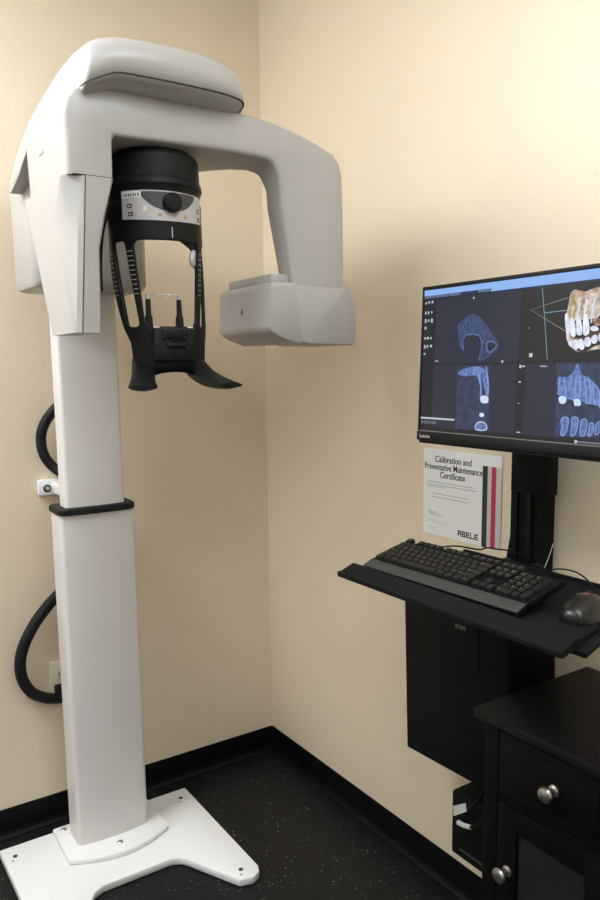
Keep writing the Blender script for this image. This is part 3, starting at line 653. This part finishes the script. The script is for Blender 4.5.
# upper-right pane: the coloured jaw render, continued past the frame's edge
pic('jaw_render', chaikin(D['thead'][:-5]+[(.50, .045), (.53, .06), (.535, .105)]+D['thead'][-5:]), 'bone', 3)
pic('jaw_render', [(.383, .100), (.388, .075), (.394, .052), (.402, .045), (.408, .060), (.402, .085), (.396, .102)], 'olive', 4)
pic('jaw_render', [(.397, .042), (.407, .033), (.418, .035), (.424, .042), (.410, .047), (.400, .051)], 'bone2', 4)
pic('jaw_render', chaikin(D['tjawlow'][:-6]+[(.50, .133), (.53, .115), (.535, .128), (.50, .146)]+D['tjawlow'][-6:]), 'bone', 3)
pic('jaw_gap', D['tgap'], 'gum', 4); pic('jaw_render', D['pal'], 'bone2', 4)
pic('jaw_gap', [(.384, .105), (.396, .118), (.415, .122), (.412, .132), (.392, .134), (.386, .120)], 'bone', 4)
strokes('jaw_ridge', [[(.400, .060), (.396, .085), (.394, .1)], [(.414, .055), (.409, .08), (.407, .098)], [(.428, .05), (.424, .075), (.422, .096)], [(.445, .05), (.44, .075), (.438, .094)]], .003, 'tooth', 4)
strokes('jaw_ridge', [[(.403, .075), (.401, .098)], [(.417, .075), (.414, .098)], [(.432, .07), (.430, .096)]], .0025, 'olive', 4)
D['u1'], D['u2'], D['u3'], D['u4'] = [[(u, v-.006 if i in (0, 1) else v) for i, (u, v) in enumerate(D[k])] for k in ('u1', 'u2', 'u3', 'u4')]
for k in ('u1', 'u2', 'u3', 'u4', 'u5', 'l1', 'l2', 'l3', 'l4', 'l5', 'l6'):
    c = sum((Vector(p) for p in D[k]), Vector((0, 0)))/len(D[k])
    pts = chaikin([tuple(c+(Vector(p)-c)*1.3) for p in D[k]], 2)
    pic('jaw_tooth', pts, 'tooth', 5)
strokes('guide_line', [D['ln1']], .0012, 'gold', 4); strokes('guide_line', [D['ln2'], D['ln3']], .0014, 'teal', 4)

# ------------------------------------------------------------------ certificate taped to the wall
ce = thing('certificate', 'white maintenance certificate with crimson and dark stripes taped below the monitor', 'certificate', (XW-.002, 1.525, 1.23))
CL, CR, CT, CB = 1.681, 1.376, 1.356, 1.098
XP = XW-.0015
def cy(f): return CL-(CL-CR)*f
def cz(f): return CT-(CT-CB)*f
MB().box(XP-.0006, XP+.0006, CR, CL, CB, CT).build('sheet', M['paper'], ce)
def crect(name, u0, v0, u1, v1, m, d=.0012): return MB().box(XP-d, XP-.0003, cy(u1), cy(u0), cz(v1), cz(v0)).build(name, M[m], ce)
crect('stripe', .775, .12, .835, 1., 'str_dark'); crect('stripe', .835, .12, .88, 1., 'str_grey'); crect('stripe', .88, .12, .935, 1., 'str_red'); crect('stripe', .935, .12, 1., 1., 'str_grey')
for i, (t, u, v) in enumerate((('Calibration and', .40, .145), ('Preventative Maintenance', .395, .235), ('Certificate', .395, .322))):
    text_bm(t, .0262, wall_text(XP-.001, cy(u), cz(v)), bold=.0002, sx=.85 if i == 1 else .9).build('printed_title', M['ink'], ce)
for u0, u1, v in ((.05, .66, .375), (.05, .70, .407), (.05, .30, .430), (.13, .60, .508), (.11, .60, .548)): crect('printed_line', u0, v, u1, v+.008, 'inkgrey')
lgm = MB(); s_ = .22
GL = {'A': [(0, 0, s_, 1), (1-s_, 0, 1, 1), (s_, 1-s_, 1-s_, 1), (s_, .34, 1-s_, .34+s_)], 'B': [(0, 0, s_, 1), (1-s_, .06, 1, .44), (1-s_, .56, 1, .94), (s_, 1-s_, 1-s_*.6, 1), (s_, .39, 1-s_*.6, .61), (s_, 0, 1-s_*.6, s_)],
      'E': [(0, 0, s_, 1), (s_, 1-s_, 1, 1), (s_, .39, .9, .61), (s_, 0, 1, s_)], 'L': [(0, 0, s_, 1), (s_, 0, 1, s_)]}
for k, ch_ in enumerate('ABELE'):
    for a, b, c, d in GL[ch_]:
        y0_ = cy(.478+k*.0525); w_, h_ = .0137, .0165; z0_ = cz(.945)
        lgm.box(XP-.0012, XP-.0003, y0_-c*w_, y0_-a*w_, z0_+b*h_, z0_+d*h_)
lgm.build('printed_logo', M['ink'], ce)
sg = MB()
for pts in ([(.08, .76), (.10, .71), (.115, .77), (.13, .73), (.15, .77), (.17, .72), (.19, .775), (.22, .74), (.24, .77), (.30, .755)], [(.06, .85), (.12, .83), (.18, .85), (.25, .835), (.33, .85)], [(.07, .92), (.11, .905), (.14, .925), (.17, .91)]):
    sg.tube([(XP-.001, cy(u), cz(v)) for u, v in pts], .0007, 6, 5)
sg.build('signature', M['inkgrey'], ce)

# ------------------------------------------------------------------ keyboard
kb = thing('keyboard', 'black full-size keyboard with grey palm strip on the wall tray', 'keyboard', (1.084, 1.370, 1.1265))
KL, KD = .446, .150
ORG[kb.name] = Vector((0, 0, 0))          # built in its own frame, then turned
kbd = MB().prism([(0, 0), (.002, .010), (.030, .0145), (.040, .0145), (KD-.01, .0145), (KD, .0125), (KD, 0)], 'x', 0, KL, .0015).build('body', M['kbody'], kb)
MB().prism([(.0, .0090), (.001, .0110), (.029, .0152), (.031, .0150), (.031, .010)], 'x', .001, KL-.001, .0006).build('palm_strip', M['palm'], kb)
for x in (.05, KL-.05): MB().box(x-.016, x+.016, KD-.028, KD-.014, -.024, .002, .002).build('foot', M['kbody'], kb)
KM = {}
def key_mesh(w):
    if w not in KM:
        hw, hd = w*.019/2-.0006, .0087
        mb = MB().loft([[(-hw, -hd, 0), (hw, -hd, 0), (hw, hd, 0), (-hw, hd, 0)], [(-hw, -hd, .002), (hw, -hd, .002), (hw, hd, .002), (-hw, hd, .002)], [(-hw+.0018, -hd+.0022, .0078), (hw-.0018, -hd+.0022, .0078), (hw-.0018, hd-.0012, .0088), (-hw+.0018, hd-.0012, .0088)]])
        o = mb.build('key', M['keycap'], None, 25); KM[w] = o.data; bpy.data.objects.remove(o)
    return KM[w]
def key(x, y, w, t=''):
    me = key_mesh(w)
    if t:
        b = bmesh.new(); b.from_mesh(me); n = len(b.faces)
        tb = text_bm(t, .0062 if len(t) == 1 else .0044, Matrix.Translation((-w*.019/2+.0034, .0005, .0089)), 'LEFT', 0.)
        m2 = bpy.data.meshes.new('t'); tb.bm.to_mesh(m2); tb.bm.free(); b.from_mesh(m2); bpy.data.meshes.remove(m2)
        b.faces.ensure_lookup_table()
        for f_ in b.faces[n:]: f_.material_index = 1
        me = me.copy(); b.to_mesh(me); b.free()
        if len(me.materials) < 2: me.materials.append(M['legend'])
    o = bpy.data.objects.new('key', me); COL.objects.link(o); o.parent = kb; o.location = (x, y, .0140)
def keyrow(x0, y, ws, ts=''):
    x = x0; ts = ts.split(' ') if ts else []
    for w in ws:
        if w > 0:
            t = ts.pop(0) if ts else ''
            key(x+w*.019/2, y, w, '' if t == '_' else t)
        x += abs(w)*.019
KX = .008; KY = .044
r5 = [KY+k*.0186 for k in range(5)]; rF = KY+5*.0186+.005
keyrow(KX, r5[0], [1.25, 1.25, 1.25, 6.25, 1.25, 1.25, 1.25, 1.25], 'Ctrl _ Alt _ Alt _ _ Ctrl'); keyrow(KX, r5[1], [2.25]+[1]*10+[2.75], 'Shift Z X C V B N M , . / Shift'); keyrow(KX, r5[2], [1.75]+[1]*11+[2.25], "Caps A S D F G H J K L ; ' Enter")
keyrow(KX, r5[3], [1.5]+[1]*12+[1.5], 'Tab Q W E R T Y U I O P [ ] \\'); keyrow(KX, r5[4], [1]*13+[2], '` 1 2 3 4 5 6 7 8 9 0 - = Back'); keyrow(KX, rF, [1, -1, 1, 1, 1, 1, -.5, 1, 1, 1, 1, -.5, 1, 1, 1, 1], 'Esc F1 F2 F3 F4 F5 F6 F7 F8 F9 F10 F11 F12')
NX = KX+15*.019+.006
keyrow(NX, r5[0], [1, 1, 1]); keyrow(NX, r5[1], [-1, 1]); keyrow(NX, r5[3], [1, 1, 1], 'Del End PgD'); keyrow(NX, r5[4], [1, 1, 1], 'Ins Hm PgU'); keyrow(NX, rF, [1, 1, 1], 'Prt Scr Brk')
PX = NX+3*.019+.006
keyrow(PX, r5[0], [2, 1], '0 .'); keyrow(PX, r5[1], [1, 1, 1], '1 2 3'); keyrow(PX, r5[2], [1, 1, 1], '4 5 6'); keyrow(PX, r5[3], [1, 1, 1], '7 8 9'); keyrow(PX, r5[4], [1, 1, 1, 1], 'Num / * -')
for ya in (r5[0]+.0093, r5[2]+.0093):
    hw, hd = .0089, .018
    mb = MB().loft([[(-hw, -hd, 0), (hw, -hd, 0), (hw, hd, 0), (-hw, hd, 0)], [(-hw+.0018, -hd+.0022, .0078), (hw-.0018, -hd+.0022, .0078), (hw-.0018, hd-.0012, .0088), (-hw+.0018, hd-.0012, .0088)]])
    o = mb.build('key', M['keycap'], kb, 25); o.location = (PX+3.5*.019, ya, .0140)
kb.rotation_euler = (math.radians(13.0), 0, -PI/2+math.radians(2.2))

# ------------------------------------------------------------------ mouse
ms = thing('mouse', 'rounded glossy black computer mouse at the right end of the tray', 'mouse', (1.222, .870, 1.1238)); ORG[ms.name] = Vector((0, 0, 0))
def mouse_half(y):
    t = (y+.056)/.112
    w = .033*(math.sin(PI*min(1, max(0, .06+.88*t))))**.42*(1-.06*t); h = .038*(math.sin(PI*min(1, max(0, .10+.62*(1-t)**.9+.12))))**.6*(.98 if t < .6 else .98-.35*(t-.6))
    return w, h
secs = []
for k in range(17):
    y = -.056+.112*k/16; w, h = mouse_half(y)
    if k in (0, 16): w *= .75; h *= .6
    secs.append([(w*math.copysign(abs(math.cos(a))**.8, math.cos(a)), y, max(0, h*abs(math.sin(a))**.9) if math.sin(a) > 0 else 0) for a in [PI*j/14 for j in range(15)]] )
MB().loft(secs).build('shell', M['mouse'], ms, 60)
wv, hv = mouse_half(.030)
MB().cyl((-.004, .032, hv-.004), (.004, .032, hv-.004), .009, None, 20).build('scroll_wheel', M['rubber'], ms)
MB().box(-.0035, .0035, .019, .0222, hv-.004, hv+.0025, .001).build('wheel_light', M['redled'], ms)
ms.scale = (1.18, 1.18, 1.0)
ms.rotation_euler = (0, 0, math.radians(-70))
# cords
c1 = MB().tube([(1.283, .860, 1.142), (1.33, .905, 1.128), (1.37, .950, 1.130), (1.38, .981, 1.144), (1.38, 1.007, 1.152), (1.38, 1.045, 1.150), (1.38, 1.08, 1.140), (1.405, 1.12, 1.138), (1.44, 1.17, 1.125)], .0018, 8).build('mouse_lead', M['black_soft'])
recenter(c1, (1.38, .981, 1.144)); tag(c1, 'thin black cord arching from the mouse back behind the keyboard', 'cord')
c2 = MB().tube([(1.245, 1.285, 1.172), (1.33, 1.31, 1.158), (1.40, 1.306, 1.140), (1.40, 1.277, 1.150), (1.40, 1.245, 1.153), (1.42, 1.22, 1.150), (1.47, 1.19, 1.13)], .0020, 8).build('usb_lead', M['black_soft'])
recenter(c2, (1.40, 1.277, 1.15)); tag(c2, 'thin black cord looping up behind the keyboard below the certificate', 'cord')
c3 = MB().tube([(1.53, 1.315, 1.42), (1.53, 1.308, 1.33), (1.53, 1.302, 1.28), (1.53, 1.297, 1.24), (1.53, 1.303, 1.20), (1.53, 1.312, 1.146), (1.53, 1.322, 1.09), (1.53, 1.330, 1.02)], .0055, 10).build('video_cable', M['black_soft'])
recenter(c3, (1.53, 1.31, 1.25)); tag(c3, 'thick black cable hanging between the certificate and the wall track', 'cable')
c4 = MB().tube([(1.470, 1.134, 1.18), (1.47, 1.149, 1.135), (1.47, 1.162, 1.105), (1.47, 1.175, 1.075)], .0011, 8).build('thin_cable', M['tag'])
recenter(c4, (1.47, 1.149, 1.135)); tag(c4, 'thin pale cable in front of the foot of the wall track', 'cable')

# ------------------------------------------------------------------ cabinet
cb = thing('cabinet', 'espresso-black low cabinet with drawers and smoked glass doors against the right wall', 'cabinet', (1.375, .60, 0))
CX = 1.19; ZK = .868
MB().box(1.166, XW-.0055, .11, 1.092, ZK-.022, ZK, .004).build('top', M['woodtop'], cb)
bd = MB().box(CX+.018, XW-.0215, .14, 1.08, .06, ZK-.022); 
bd.box(CX, CX+.02, 1.040, 1.080, .0, ZK-.022, .002); bd.box(CX, CX+.02, .14, .18, .0, ZK-.022, .002); bd.box(XW-.06, XW-.0215, 1.04, 1.078, 0, .07); bd.box(XW-.06, XW-.0215, .142, .18, 0, .07)
bd.box(CX+.002, CX+.02, .17, 1.045, ZK-.034, ZK-.022); bd.box(CX+.002, CX+.02, .17, 1.045, .672, .687); bd.box(CX+.002, CX+.02, .17, 1.045, .06, .10); bd.box(CX, CX+.02, .597, .624, .06, ZK-.022, .002)
bd.build('body', M['wood'], cb)
KN = None
def knob(x, y, z, par):
    MB().lathe((x, y, z), [(0, -.002), (.012, -.002), (.012, .002), (.007, .005), (.006, .014), (.010, .018), (.0155, .022), (.0165, .027), (.014, .032), (.008, .0345), (0, .035)], 24, (-1, 0, 0)).build('knob', M['steel'], par)
for ya, yb in ((.627, 1.037), (.183, .594)):
    pass
def bay(ya, yb, dy, ky):
    dr = MB().box(CX-.002, CX+.018, ya+.003, yb-.003, .690, ZK-.036, .003); dr.box(CX-.0045, CX, ya+.03, yb-.03, .715, ZK-.061, .002)
    d = dr.build('drawer', M['wood'], cb); knob(CX-.0045, dy, .763, d)
    z0, z1 = .103, .670; f = MB(); s = .052
    f.box(CX-.002, CX+.018, yb-.003-s, yb-.003, z0, z1, .003); f.box(CX-.002, CX+.018, ya+.003, ya+.003+s, z0, z1, .003)
    f.box(CX-.001, CX+.017, ya+.05, yb-.05, z1-s, z1, .002); f.box(CX-.001, CX+.017, ya+.05, yb-.05, z0, z0+s, .002)
    d2 = f.build('door', M['wood'], cb); MB().box(CX+.006, CX+.010, ya+.05, yb-.05, z0+s-.004, z1-s+.004).build('glass_pane', M['pane'], d2)
    knob(CX-.002, ky, .522, d2)
bay(.765, 1.040, .893, 1.006)
bay(.185, .597, .39, .57)

# power box on the wall beside the cabinet
ub = thing('power_box', 'small black power box with tagged cables fixed to the wall between tower and cabinet', 'power box', (1.51, 1.30, .21))
MB().box(1.462, XW-.0005, 1.17, 1.444, .214, .405, .006).build('case', M['adapter'], ub)
MB().box(1.4605, 1.463, 1.24, 1.41, .236, .243, .001).build('ridge', M['palm'], ub)
def cab(pts, r, m, name, label, cat='cable'):
    o = MB().tube(pts, r, 10).build(name, M[m]); recenter(o, pts[len(pts)//2]); return tag(o, label, cat)
cab([(1.44, 1.300, .535), (1.44, 1.304, .487), (1.44, 1.318, .451), (1.44, 1.343, .413), (1.442, 1.370, .380), (1.455, 1.395, .350)], .005, 'black_soft', 'power_cable', 'black cable curving from the tower down to the power box')
cab([(1.459, 1.400, .335), (1.44, 1.393, .339), (1.44, 1.371, .341), (1.44, 1.345, .350), (1.44, 1.316, .374), (1.44, 1.292, .404), (1.459, 1.27, .425)], .0045, 'black_soft', 'power_cable', 'black cable looped across the front of the power box')
def vtag(name, pts, t, label):
    mb = MB(); mb.loft([[(x+dx, y, z) for x, y, z in pts] for dx in (0, t)])
    o = mb.build(name, M['tag']); recenter(o, pts[0]); return tag(o, label, 'cable tag')
vtag('paper_tag', [(1.4352, 1.412, .380), (1.4352, 1.364, .413), (1.4352, 1.360, .390), (1.4352, 1.408, .352)], -.002, 'white paper tag on the cable at the front of the power box')
vtag('paper_tag', [(1.4352, 1.315, .513), (1.4352, 1.299, .518), (1.4352, 1.297, .496), (1.4352, 1.313, .493)], -.002, 'small white tag on the cable just under the computer tower')
tg3 = MB().tube([(1.438, 1.395, .3385), (1.438, 1.371, .341), (1.438, 1.347, .349)], .0068, 10).build('cable_sleeve', M['tag']); recenter(tg3, (1.438, 1.371, .341))
tag(tg3, 'pale sleeve wrapped on the looped cable of the power box', 'sleeve')

# ------------------------------------------------------------------ camera, world, view
cam = bpy.data.cameras.new('camera'); co = bpy.data.objects.new('camera', cam); COL.objects.link(co)
f, pcx, pcy = 758.76, 297.08, 475.03
yaw, pitch, roll = math.radians(33.3195), math.radians(8.1012), math.radians(-.7735)
F = Vector((math.sin(yaw)*math.cos(pitch), math.cos(yaw)*math.cos(pitch), -math.sin(pitch))); r_ = Vector((math.cos(yaw), -math.sin(yaw), 0)); u_ = r_.cross(F)
R_ = r_*math.cos(roll)+u_*math.sin(roll); U_ = -r_*math.sin(roll)+u_*math.cos(roll)
co.matrix_world = Matrix(((R_.x, U_.x, -F.x, 0), (R_.y, U_.y, -F.y, 0), (R_.z, U_.z, -F.z, 1.6), (0, 0, 0, 1)))
cam.sensor_fit = 'VERTICAL'; cam.sensor_height = 36; cam.sensor_width = 24; cam.lens = f/900*36
cam.shift_x = (300-pcx)/900; cam.shift_y = (pcy-450)/900; cam.clip_start = .02
sc = bpy.context.scene; sc.camera = co
wd = bpy.data.worlds.new('world'); sc.world = wd; wd.use_nodes = True
wd.node_tree.nodes['Background'].inputs[0].default_value = (.9, .9, 1, 1); wd.node_tree.nodes['Background'].inputs[1].default_value = .0
sc.view_settings.view_transform = 'Standard'; sc.view_settings.look = 'None'; sc.view_settings.gamma = 1; sc.view_settings.use_curve_mapping = False
sc.view_settings.exposure = 0.
